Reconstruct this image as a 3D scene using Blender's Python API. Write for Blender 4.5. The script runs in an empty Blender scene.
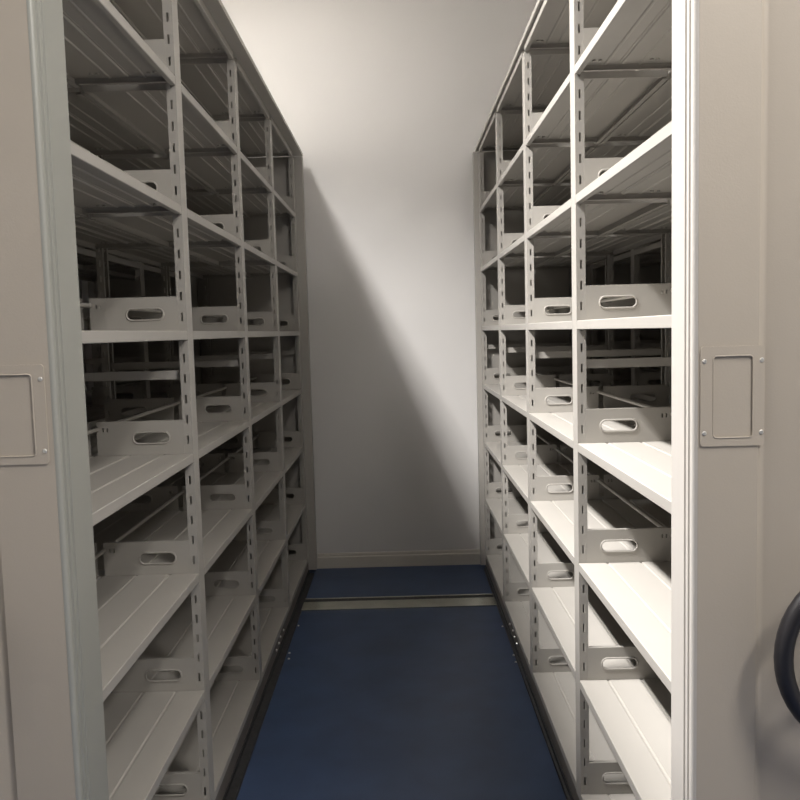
import bpy, bmesh, math
from mathutils import Matrix, Vector

scene = bpy.context.scene
COL = scene.collection
PI = math.pi

# ------------------------------------------------------------------ dimensions (metres)
CAM_Z = 1.54
G = 0.361                     # shelf spacing
Z3 = CAM_Z - 0.0077           # underside of the shelf lip at eye level
LIP = 0.026
NB = 4
W = 0.9
Y1 = 1.50                     # first upright
PW = 0.062                    # upright width along the run
T = 0.58                      # rack depth, both sides
D = 0.287                     # depth of one shelf
Y5 = Y1 + NB * W
WALL_Y = Y5 + 0.20
def lipz(k): return Z3 + (3 - k) * G      # lip bottom
def topz(k): return lipz(k) + LIP         # shelf surface

# ------------------------------------------------------------------ materials
def mat(name, col, rough=0.5, metal=0.0, noise=0.0, nscale=8.0, bump=0.0, bscale=200.0, spec=0.5):
    m = bpy.data.materials.new(name); m.use_nodes = True
    nt = m.node_tree; b = nt.nodes['Principled BSDF']
    b.inputs['Base Color'].default_value = (*col, 1)
    b.inputs['Roughness'].default_value = rough
    b.inputs['Metallic'].default_value = metal
    b.inputs['Specular IOR Level'].default_value = spec
    tc = nt.nodes.new('ShaderNodeTexCoord')
    if noise > 0:
        n = nt.nodes.new('ShaderNodeTexNoise'); n.inputs['Scale'].default_value = nscale
        n.inputs['Detail'].default_value = 4
        r = nt.nodes.new('ShaderNodeValToRGB')
        r.color_ramp.elements[0].position = 0.3; r.color_ramp.elements[1].position = 0.7
        r.color_ramp.elements[0].color = (*[c * (1 - noise) for c in col], 1)
        r.color_ramp.elements[1].color = (*[min(1, c * (1 + noise)) for c in col], 1)
        nt.links.new(tc.outputs['Object'], n.inputs['Vector'])
        nt.links.new(n.outputs['Fac'], r.inputs['Fac'])
        nt.links.new(r.outputs['Color'], b.inputs['Base Color'])
    if bump > 0:
        n2 = nt.nodes.new('ShaderNodeTexNoise'); n2.inputs['Scale'].default_value = bscale
        bp = nt.nodes.new('ShaderNodeBump'); bp.inputs['Strength'].default_value = bump
        bp.inputs['Distance'].default_value = 0.001
        nt.links.new(tc.outputs['Object'], n2.inputs['Vector'])
        nt.links.new(n2.outputs['Fac'], bp.inputs['Height'])
        nt.links.new(bp.outputs['Normal'], b.inputs['Normal'])
    return m

M_STEEL = mat('powder_coated_steel', (0.405, 0.386, 0.353), 0.42, 0, 0.03, 3, 0.12, 350)
M_PANEL = mat('end_panel_paint', (0.445, 0.395, 0.33), 0.5, 0, 0.03, 2, 0.15, 300)
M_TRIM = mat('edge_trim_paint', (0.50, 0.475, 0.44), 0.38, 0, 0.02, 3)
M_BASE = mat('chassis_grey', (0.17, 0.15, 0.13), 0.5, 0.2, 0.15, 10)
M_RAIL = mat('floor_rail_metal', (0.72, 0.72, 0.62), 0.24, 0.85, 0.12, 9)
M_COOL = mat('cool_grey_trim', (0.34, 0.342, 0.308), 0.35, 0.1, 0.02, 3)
M_GROOVE = mat('rail_groove_dark', (0.05, 0.05, 0.05), 0.6, 0.3)
M_KICK = mat('black_kick_strip', (0.035, 0.035, 0.036), 0.5, 0.1, 0.3, 30)
M_BOLT = mat('zinc_screw', (0.72, 0.71, 0.68), 0.3, 0.7)
M_BLACK = mat('black_plastic', (0.015, 0.014, 0.016), 0.4)
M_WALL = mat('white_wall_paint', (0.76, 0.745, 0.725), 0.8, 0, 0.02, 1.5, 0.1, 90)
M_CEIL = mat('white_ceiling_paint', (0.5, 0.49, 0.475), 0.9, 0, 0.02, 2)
M_SKIRT = mat('cream_skirting_paint', (0.66, 0.62, 0.55), 0.5, 0, 0.03, 4)
M_FLOOR = mat('blue_floor_coating', (0.050, 0.082, 0.165), 0.42, 0, 0.12, 5, 0.1, 60, 0.4)
M_CRUMB = mat('pale_chip', (0.75, 0.73, 0.70), 0.6, 0, 0.1, 60)

# ------------------------------------------------------------------ mesh builder
class MB:
    def __init__(s): s.v = []; s.f = []
    def box(s, x0, x1, y0, y1, z0, z1):
        n = len(s.v)
        for z in (z0, z1):
            for x, y in ((x0, y0), (x1, y0), (x1, y1), (x0, y1)): s.v.append((x, y, z))
        for q in ((0, 3, 2, 1), (4, 5, 6, 7), (0, 1, 5, 4), (1, 2, 6, 5), (2, 3, 7, 6), (3, 0, 4, 7)):
            s.f.append(tuple(n + i for i in q))
    def prism(s, sec, a0, a1, axis='y'):
        """closed section extruded along y (section x,z) or z (section x,y)"""
        n = len(s.v); m = len(sec)
        for a in (a0, a1):
            for p, q in sec:
                s.v.append((p, a, q) if axis == 'y' else (p, q, a))
        s.f.append(tuple(n + i for i in range(m)))
        s.f.append(tuple(n + m + i for i in range(m))[::-1])
        for i in range(m):
            j = (i + 1) % m
            s.f.append((n + i, n + j, n + m + j, n + m + i))
    def sheet(s, pts, t, y0, y1):
        """folded sheet metal: an open polyline in (x,z) given thickness t"""
        P = [Vector(p) for p in pts]; off = []
        for i, p in enumerate(P):
            d = []
            if i > 0: d.append((P[i] - P[i-1]).normalized())
            if i < len(P) - 1: d.append((P[i+1] - P[i]).normalized())
            ns = [Vector((e.y, -e.x)) for e in d]
            n = sum(ns, Vector((0, 0))).normalized()
            k = max(0.5, n.dot(ns[0]))
            off.append(p + n * t / k)
        n0 = len(s.v); m = len(P)
        for y in (y0, y1):
            for p in P: s.v.append((p.x, y, p.y))
            for p in off: s.v.append((p.x, y, p.y))
        A, B, C, E = n0, n0 + m, n0 + 2*m, n0 + 3*m
        for i in range(m - 1):
            s.f.append((A+i, A+i+1, C+i+1, C+i)); s.f.append((B+i, E+i, E+i+1, B+i+1))
            s.f.append((A+i, B+i, B+i+1, A+i+1)); s.f.append((C+i, C+i+1, E+i+1, E+i))
        for i in (0, m - 1): s.f.append((A+i, C+i, E+i, B+i))
    def cyl(s, c, r, h, axis='y', n=14, r2=None):
        r2 = r if r2 is None else r2
        k = len(s.v)
        for j, rr in ((0, r), (1, r2)):
            for i in range(n):
                a = 2*PI*i/n; p, q = rr*math.cos(a), rr*math.sin(a)
                if axis == 'y': s.v.append((c[0]+p, c[1]+j*h, c[2]+q))
                elif axis == 'z': s.v.append((c[0]+p, c[1]+q, c[2]+j*h))
                else: s.v.append((c[0]+j*h, c[1]+p, c[2]+q))
        s.f.append(tuple(k+i for i in range(n))); s.f.append(tuple(k+n+i for i in range(n))[::-1])
        for i in range(n):
            j = (i+1) % n; s.f.append((k+i, k+j, k+n+j, k+n+i))
    def tube(s, path, r, n=8, closed=True):
        k = len(s.v); m = len(path); P = [Vector(p) for p in path]
        for i in range(m):
            if closed: t = (P[(i+1) % m] - P[i-1]).normalized()
            else: t = (P[min(i+1, m-1)] - P[max(i-1, 0)]).normalized()
            u = Vector((0, 1, 0)) if abs(t.y) < .9 else Vector((1, 0, 0))
            a = t.cross(u).normalized(); b = t.cross(a)
            for j in range(n):
                w = 2*PI*j/n; s.v.append(tuple(P[i] + a*r*math.cos(w) + b*r*math.sin(w)))
        for i in range(m if closed else m-1):
            i2 = (i+1) % m
            for j in range(n):
                j2 = (j+1) % n
                s.f.append((k+i*n+j, k+i*n+j2, k+i2*n+j2, k+i2*n+j))
        if not closed:
            s.f.append(tuple(k+j for j in range(n))); s.f.append(tuple(k+(m-1)*n+j for j in range(n)))
    def holed(s, outer, holes, y0, y1):
        """flat plate in the xz plane with holes, thickness y0..y1"""
        bm = bmesh.new()
        for lp in [outer] + holes:
            vs = [bm.verts.new((p[0], y0, p[1])) for p in lp]
            for i in range(len(vs)): bm.edges.new((vs[i], vs[(i+1) % len(vs)]))
        bmesh.ops.triangle_fill(bm, use_beauty=True, use_dissolve=False, edges=bm.edges[:])
        bm.verts.index_update()
        n = len(s.v); m = len(bm.verts)
        for v in bm.verts: s.v.append(tuple(v.co))
        for v in bm.verts: s.v.append((v.co.x, y1, v.co.z))
        for f in bm.faces:
            ids = [v.index for v in f.verts]
            s.f.append(tuple(n+i for i in ids)); s.f.append(tuple(n+m+i for i in ids[::-1]))
        for e in bm.edges:
            if len(e.link_faces) == 1:
                a, b = e.verts[0].index, e.verts[1].index
                s.f.append((n+a, n+b, n+m+b, n+m+a))
        bm.free()
    def mesh(s, name, m, fn=None, bevel=0):
        me = bpy.data.meshes.new(name)
        vv = [fn(v) for v in s.v] if fn else s.v
        me.from_pydata(vv, [], s.f)
        bm = bmesh.new(); bm.from_mesh(me)
        bmesh.ops.recalc_face_normals(bm, faces=bm.faces[:])
        big = [f for f in bm.faces if len(f.verts) > 4]
        if big: bmesh.ops.triangulate(bm, faces=big)
        bm.to_mesh(me); bm.free()
        me.materials.append(m)
        return me

def link(name, me, parent=None, loc=(0, 0, 0)):
    o = bpy.data.objects.new(name, me); COL.objects.link(o)
    o.location = loc
    if parent: o.parent = parent
    return o
def smooth(me, ang=35):
    me.polygons.foreach_set('use_smooth', [True]*len(me.polygons))
    bm = bmesh.new(); bm.from_mesh(me)
    for e in bm.edges:
        e.smooth = len(e.link_faces) == 2 and e.calc_face_angle(0) < math.radians(ang)
    bm.to_mesh(me); bm.free()
def tag(o, label=None, cat=None, group=None, kind=None):
    if label: o['label'] = label
    if cat: o['category'] = cat
    if group: o['group'] = group
    if kind: o['kind'] = kind
    return o
def rrect(x0, x1, z0, z1, r, n=5):
    out = []
    for cx, cz, a0 in ((x1-r, z1-r, 0), (x0+r, z1-r, 90), (x0+r, z0+r, 180), (x1-r, z0+r, 270)):
        for i in range(n+1):
            a = math.radians(a0 + 90*i/n); out.append((cx + r*math.cos(a), cz + r*math.sin(a)))
    return out

# ------------------------------------------------------------------ the room
def struct(name, mb, m, loc=(0, 0, 0)):
    return tag(link(name, mb.mesh(name, m), None, loc), kind='structure')
ROOM_X0, ROOM_X1, ROOM_Y0, CEIL = -2.02, 1.94, -5.5, 3.78
b = MB(); b.box(ROOM_X0-.1, ROOM_X1+.1, ROOM_Y0-.1, WALL_Y+.1, -.1, 0); struct('floor', b, M_FLOOR)
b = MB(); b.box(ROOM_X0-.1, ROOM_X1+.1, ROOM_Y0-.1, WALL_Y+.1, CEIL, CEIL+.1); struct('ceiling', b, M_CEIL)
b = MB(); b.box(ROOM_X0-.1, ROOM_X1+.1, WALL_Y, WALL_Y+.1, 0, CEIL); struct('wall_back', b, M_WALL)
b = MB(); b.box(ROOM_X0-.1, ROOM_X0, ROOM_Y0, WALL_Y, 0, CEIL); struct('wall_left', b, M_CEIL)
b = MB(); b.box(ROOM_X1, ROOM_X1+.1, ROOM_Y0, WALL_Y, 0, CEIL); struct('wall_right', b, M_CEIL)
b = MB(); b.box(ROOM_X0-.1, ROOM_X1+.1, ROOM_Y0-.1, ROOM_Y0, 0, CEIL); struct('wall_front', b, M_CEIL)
b = MB(); b.prism([(WALL_Y-.014, 0), (WALL_Y, 0), (WALL_Y, .098), (WALL_Y-.006, .098), (WALL_Y-.009, .088), (WALL_Y-.009, .078), (WALL_Y-.014, .072)], ROOM_X0, ROOM_X1)
me = b.mesh('baseboard_back', M_SKIRT, lambda v: (v[1], v[0], v[2]))
tag(link('baseboard_back', me), kind='structure')

# rail crossing the aisle, let into the floor
RY0, RY1 = 4.46, 4.68
rail = tag(link('floor_rail', None, None, (-.05, RY0, 0)),
           'shiny metal track strip crossing the blue aisle floor between the two shelving racks', 'floor rail')
b = MB(); b.box(-1.9, 1.9, 0, .135, .0, .007)
link('running_plate', b.mesh('running_plate', M_RAIL), rail)
b = MB(); b.box(-1.9, 1.9, .136, .185, .0, .0025)
link('groove', b.mesh('groove', M_GROOVE), rail)
b = MB(); b.box(-1.9, 1.9, .186, .204, .0, .006)
link('edge_strip', b.mesh('edge_strip', M_RAIL), rail)

# ------------------------------------------------------------------ rack parts (local x' runs from the aisle face into the rack)
def slot_list():
    zs = []; z = lipz(7) + G - .046 - G
    p = G/6
    z = lipz(0) - .053
    while z > .12:
        zs.append(z); z -= p
    return zs
SLOTS = slot_list(); SH = .0125; SX0, SX1 = .0110, .0170

def web(mb, y0, y1, z0, z1, w):
    mb.box(.0, SX0, y0, y1, z0, z1); mb.box(SX1, w, y0, y1, z0, z1)
    e = z0
    for z in sorted(SLOTS):
        mb.box(SX0, SX1, y0, y1, e, z-SH); e = z+SH
    mb.box(SX0, SX1, y0, y1, e, z1)

def mesh_set(s):
    """all part meshes for a rack on side s (+1 right of the aisle, -1 left)"""
    X = lambda v: (s*v[0], v[1], v[2])
    R = {}
    # upright: front flange, two slotted webs, rear return lips
    def post(dirn):
        f = lambda v: (s*dirn*v[0], v[1], v[2])
        m = MB(); w = .027
        m.box(0, .0018, .002, PW-.002, .086, lipz(0))
        web(m, 0, .002, .086, lipz(0), w); web(m, PW-.002, PW, .086, lipz(0), w)
        m.box(w-.0018, w, .002, .012, .086, lipz(0)); m.box(w-.0018, w, PW-.012, PW-.002, .086, lipz(0))
        return m.mesh('post', M_STEEL, f)
    R['post_f'] = post(1); R['post_b'] = post(-1)
    # shelf, origin at near aisle-side corner of its surface
    def shelf(dirn):
        f = lambda v: (s*dirn*v[0], v[1], v[2])
        m = MB(); L = W - PW - .004; t = .0014
        m.sheet([(.015, -LIP), (.0015, -LIP), (0, -LIP+.0015), (0, -.0015), (.0015, 0), (.080, 0), (.083, -.0028), (.087, -.0028), (.090, 0),
                 (.180, 0), (.183, -.0028), (.187, -.0028), (.190, 0), (D-.0015, 0), (D, -.0015), (D, -LIP), (D-.015, -LIP)], t, 0, L)
        m.sheet([(.120, -.0016), (.126, -.0016), (.129, -.005), (.137, -.005), (.140, -.0016), (.146, -.0016)], t, .02, L-.02)
        for y in (0, L-.0014):
            m.box(.003, D-.003, y, y+.0014, -LIP+.007, -.0016)
        for y in (.0014, L-.0114):
            m.box(.016, D-.016, y, y+.010, -LIP+.007, -LIP+.0084)
        for x in (.045, .062, .205, .222):
            for y in (.045, L-.045):
                m.cyl((x, y, -.006), .0055, .0044, 'z', 10)
        return m.mesh('shelf', M_STEEL, f)
    R['shelf_f'] = shelf(1); R['shelf_b'] = shelf(-1)
    # side stop plate with an oblong hand hole
    def plate(dirn):
        f = lambda v: (s*dirn*v[0], v[1], v[2])
        m = MB(); x0, x1, h = .0, .256, .100
        hole = rrect(.045, .147, .036, .064, .0139, 6)
        sl = [[(.222, .070), (.222, .082), (.227, .082), (.227, .070)], [(.234, .070), (.234, .082), (.239, .082), (.239, .070)]]
        m.holed(rrect(x0, x1, .0, h, .003, 2), [hole] + sl, 0, .0016)
        m.tube([(p[0], -.0006, p[1]) for p in rrect(.042, .150, .033, .067, .0165, 6)], .0026, 8)
        m.box(x0+.003, x1-.003, .0016, .014, h-.0016, h)
        me = m.mesh('side_plate', M_STEEL, f); return me
    R['plate_f'] = plate(1); R['plate_b'] = plate(-1)
    m = MB(); m.box(0, T-.06-.002, 0, .022, 0, .026); R['brace'] = m.mesh('cross_brace', M_STEEL, X)
    m = MB(); m.tube([(0, y, 0) for y in (0, .2, .5, W-PW-.012)], .0065, 10, False); R['stop_f'] = m.mesh('back_rail', M_STEEL, X)
    smooth(R['stop_f'], 60)
    return R

def make_rack(s, face_x, near_y, th, NO, label, simple=False, R=None):
    OVER = .030 if s > 0 else .050
    CO = .012 if s > 0 else .050
    root = tag(link('mobile_shelving_rack', None, None, (s*face_x, Y1, 0)), label, 'shelving rack',)
    X = lambda v: (s*v[0], v[1], v[2])
    def L(name, me, x, y, z): return link(name, me, root, (s*x, y, z))
    for p in range(NB+1):
        y = p*W
        L('post', R['post_f'], 0, y, 0)
        L('post', R['post_b'], T, y, 0)
        br = L('cross_brace', R['brace'], .031, y+.02, 1.417)
    for k in range(0, 8):
        for p in range(NB):
            y = p*W + PW + .002
            L('shelf', R['shelf_f'], 0.0, y, topz(k)); L('shelf', R['shelf_b'], T, y, topz(k))
            if k > 0:
                L('side_plate', R['plate_f'], .024, (p+1)*W-.004, topz(k)+.0005)
                if not simple: L('side_plate', R['plate_b'], T-.024, (p+1)*W-.004, topz(k)+.0005)
        if k > 0:
            for p in range(NB):
                for x in (.276,):
                    L('back_rail', R['stop_f'], x, p*W+PW+.002, topz(k)+.080)
    # top cover, projecting over the aisle on both sides
    m = MB(); y0 = near_y - Y1; y1 = Y5 - Y1 + PW + .055
    m.prism([(-CO, topz(0)+.002), (T+CO, topz(0)+.002), (T+CO, topz(0)+.020), (T+CO-.004, topz(0)+.024), (-CO+.004, topz(0)+.024), (-CO, topz(0)+.020)], y0, y1)
    L('top_cover', m.mesh('top_cover', M_STEEL, X), 0, 0, 0)
    # far end panel
    m = MB(); m.prism([(-OVER, y1-.05), (-OVER+.003, y1-.053), (T+OVER-.003, y1-.053), (T+OVER, y1-.05), (T+OVER, y1), (-OVER, y1)], .03, topz(0)-.010, 'z')
    L('end_panel', m.mesh('end_panel', M_STEEL, X), 0, 0, 0)
    # chassis
    m = MB(); m.box(.012, T-.012, -.02, Y5-Y1+PW, .014, lipz(7)-.003)
    m.box(.002, .012, -.02, Y5-Y1+PW, .006, lipz(7)-.003); m.box(T-.012, T-.002, -.02, Y5-Y1+PW, .006, lipz(7)-.003)
    bf = L('base_frame', m.mesh('base_frame', M_BASE, X), 0, 0, 0)
    if not simple:
        kw = .034 if s < 0 else .012
        m = MB()
        m.prism([(.002, .0), (-kw, .0), (-kw, .004), (-kw+.003, .008), (-.002, .010), (-.002, .03), (.002, .03)], -.02, Y5-Y1+PW)
        link('kick_strip', m.mesh('kick_strip', M_KICK, X), bf)
        for y, z in [(2.26, .057), (2.34, .060), (2.39, .072), (2.50, .065)]:
            m = MB(); m.cyl((-.004, 0, 0), .0045, .0062, 'x', 12, .0065)
            link('bolt', m.mesh('bolt', M_BOLT, X), bf, (0, y, z))
    for px in (.14, T-.14):
        for y in (.05, 1.2, 2.4, 3.5):
            m = MB(); m.cyl((0, 0, .026), .026, .03, 'x', 20)
            L('wheel', m.mesh('wheel', M_BASE, X), px, y, 0)
    # near end panel facing the camera: fluted edge and shallow grooves in its face
    a = -NO; fy = y0; by = y0 + th
    g = .108
    def arc(cx, cy, r, a0, a1, n=5):
        return [(cx + r*math.cos(math.radians(a0+(a1-a0)*i/n)), cy + r*math.sin(math.radians(a0+(a1-a0)*i/n))) for i in range(n+1)]
    r = .007; q = fy + .008; e = a + .0085
    trim = [(e, by), (a, by), (a, q+.032), (a+.005, q+.030), (a+.005, q+.025), (a, q+.023), (a, q+.013), (a+.005, q+.011), (a+.005, q+.006), (a, q+.004)]
    trim += arc(a+r, fy+r, r, 180, 270, 6) + [(e, fy)]
    half = [(e+.0003, by), (e+.0003, fy), (a+g, fy), (a+g+.004, fy+.004), (a+g+.010, fy+.007), (a+g+.015, fy+.0065), (a+g+.026, fy+.0015)]
    other = [(T - x, y) for x, y in reversed(half)]
    m = MB(); m.prism(half + other, .03, topz(0)+.002, 'z')
    me = m.mesh('end_panel', M_PANEL, X); smooth(me, 40)
    pan = L('end_panel', me, 0, 0, 0)
    for mir in (False, True):
        m = MB(); m.prism([(T-x, y) for x, y in trim] if mir else trim, .03, topz(0)+.002, 'z')
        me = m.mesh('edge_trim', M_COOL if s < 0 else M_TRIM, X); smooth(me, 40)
        link('edge_trim', me, pan)
    if simple: return root
    # card holder with four screws
    hs = .012 if s > 0 else .017
    hx0, hx1, hz0, hz1 = a+hs, a+hs+.105, 1.337, 1.502
    m = MB()
    m.holed(rrect(hx0, hx1, hz0, hz1, .006), [rrect(hx0+.021, hx1-.019, hz0+.014, hz1-.016, .006)], fy-.0022, fy+.0002)
    m.tube([(p[0], fy-.0022, p[1]) for p in rrect(hx0+.021, hx1-.019, hz0+.014, hz1-.016, .006)], .0011, 8)
    me = m.mesh('label_holder', M_PANEL, X)
    h = link('label_holder', me, pan)
    for px in (hx0+.0065, hx1-.0045):
        for pz in (hz0+.022, hz1-.024):
            m = MB(); m.cyl((0, 0, 0), .0028, .0015, 'y', 16, .0040); me = m.mesh('screw', M_BOLT, X)
            link('screw', me, pan, (s*px, fy-.0036, pz))
    # hand wheel
    cx, cz, rr = .240, .995, .150
    hw = L('handwheel', None, cx, fy-.055, cz)
    m = MB(); m.tube([(rr*math.cos(2*PI*i/48), 0, rr*math.sin(2*PI*i/48)) for i in range(48)], .015, 12)
    me = m.mesh('rim', M_BLACK); smooth(me, 60); link('rim', me, hw)
    m = MB(); m.cyl((0, -.006, 0), .040, .012, 'y', 28, .045); m.cyl((0, .006, 0), .028, .048, 'y', 24)
    me = m.mesh('hub', M_BLACK); smooth(me, 40); link('hub', me, hw)
    for j in range(3):
        an = PI/2 + j*2*PI/3
        m = MB(); m.tube([(r_*math.cos(an), 0, r_*math.sin(an)) for r_ in (.03, .08, .12, rr-.004)], .010, 10, False)
        me = m.mesh('spoke', M_BLACK); smooth(me, 60); link('spoke', me, hw)
    m = MB(); m.tube([(0, y, 0) for y in (-.072, -.05, -.02, 0)], .011, 12, False)
    me = m.mesh('grip', M_BLACK); link('grip', me, hw, (s*0.0, -.008, rr*.98))
    return root

RS, LS = mesh_set(1), mesh_set(-1)
make_rack(1, .521, 1.345, .105, .039, 'brightly lit cream steel shelving rack on the right side of the blue aisle', False, RS)
make_rack(-1, .614, 1.345, .125, .049, 'shaded cream steel shelving rack on the left side of the blue aisle', False, LS)
make_rack(1, .521+T+.105, 1.345, .105, .039, 'dark steel shelving rack seen through the shelves of the right-hand rack, standing behind it', True, RS)
make_rack(-1, .614+T+.105, 1.345, .125, .049, 'dark steel shelving rack seen through the shelves of the left-hand rack, standing behind it', True, LS)

# ------------------------------------------------------------------ pale chips lying on the floor beside the racks
import random
random.seed(4)
def chip_mesh():
    m = MB(); n = 6; k = 0
    for z, r in ((0, .005), (.003, .0055), (.006, .003)):
        for i in range(n):
            a = 2*PI*i/n; q = r*random.uniform(.7, 1.2)
            m.v.append((q*math.cos(a), q*math.sin(a), z))
    for l in range(2):
        for i in range(n):
            j = (i+1) % n; m.f.append((l*n+i, l*n+j, l*n+n+j, l*n+n+i))
    m.f.append(tuple(range(n))); m.f.append(tuple(2*n+i for i in range(n)))
    return m.mesh('plaster_chip', M_CRUMB)
CH = [chip_mesh() for _ in range(3)]
spots = [(.500, 4.14), (.505, 3.76), (.503, 3.68)]
for i, (x, y) in enumerate(spots):
    tag(link('plaster_chip', CH[i % 3], None, (x, y, 0)), 'tiny pale chip on the blue floor beside the base of the right-hand rack', 'chip', 'chips beside the right rack')
spots = [(-.570, 4.23), (-.568, 3.86), (-.562, 3.79)]
for i, (x, y) in enumerate(spots):
    o = tag(link('plaster_chip', CH[i % 3], None, (x, y, 0)), 'tiny pale chip on the dark floor beside the base of the left-hand rack', 'chip', 'chips beside the left rack')

# ------------------------------------------------------------------ light
def area(name, loc, sx, sy, power, col, spread=180, rot=(0, 0, 0)):
    l = bpy.data.lights.new(name, 'AREA'); l.shape = 'RECTANGLE'; l.size = sx; l.size_y = sy
    l.energy = power; l.color = col; l.spread = math.radians(spread)
    o = bpy.data.objects.new(name, l); COL.objects.link(o); o.location = loc; o.rotation_euler = rot
    return o
area('ceiling_lamp_louvred', (-1.08, 2.1, CEIL-.05), .17, 1.2, 185, (1, .965, .94), 137)
area('ceiling_lamp_far', (-1.02, 4.0, CEIL-.05), .2, .6, 14, (1, .96, .92))
area('ceiling_lamp_near', (.85, .45, CEIL-.05), .3, .8, 25, (1, .955, .91))
area('fill_light_side', (1.6, -.2, CEIL-.25), .3, .8, 34, (1, .955, .91), 180, (0, math.radians(40), 0))  # added tilted fill, no known fixture; brightens the left rack's shelf lips
area('fill_light_front', (-.7, -1.8, CEIL-.05), .3, 1.2, 9, (1, .95, .90))  # weak fill added behind the camera to lift the near end panels
w = bpy.data.worlds.new('world'); scene.world = w; w.use_nodes = True
w.node_tree.nodes['Background'].inputs['Color'].default_value = (.5, .5, .5, 1)
w.node_tree.nodes['Background'].inputs['Strength'].default_value = 0.05

# ------------------------------------------------------------------ camera
cam = bpy.data.cameras.new('camera'); co = bpy.data.objects.new('camera', cam); COL.objects.link(co)
cam.sensor_width = 36; cam.lens = 820/800*36; cam.clip_start = .02
p, r = .0833, .0266
Rt = Vector((1, 0, 0)); Up = Vector((0, math.sin(p), math.cos(p))); Bk = Vector((0, -math.cos(p), math.sin(p)))
c, s_ = math.cos(r), math.sin(r)
rt = Rt*c - Up*s_; up = Rt*s_ + Up*c
m4 = Matrix((rt, up, Bk)).transposed().to_4x4(); m4.translation = Vector((0, 0, CAM_Z))
co.matrix_world = m4
scene.camera = co

scene.view_settings.view_transform = 'Standard'
scene.view_settings.look = 'None'
scene.view_settings.gamma = 1
scene.view_settings.exposure = 0.6
scene.view_settings.use_curve_mapping = False
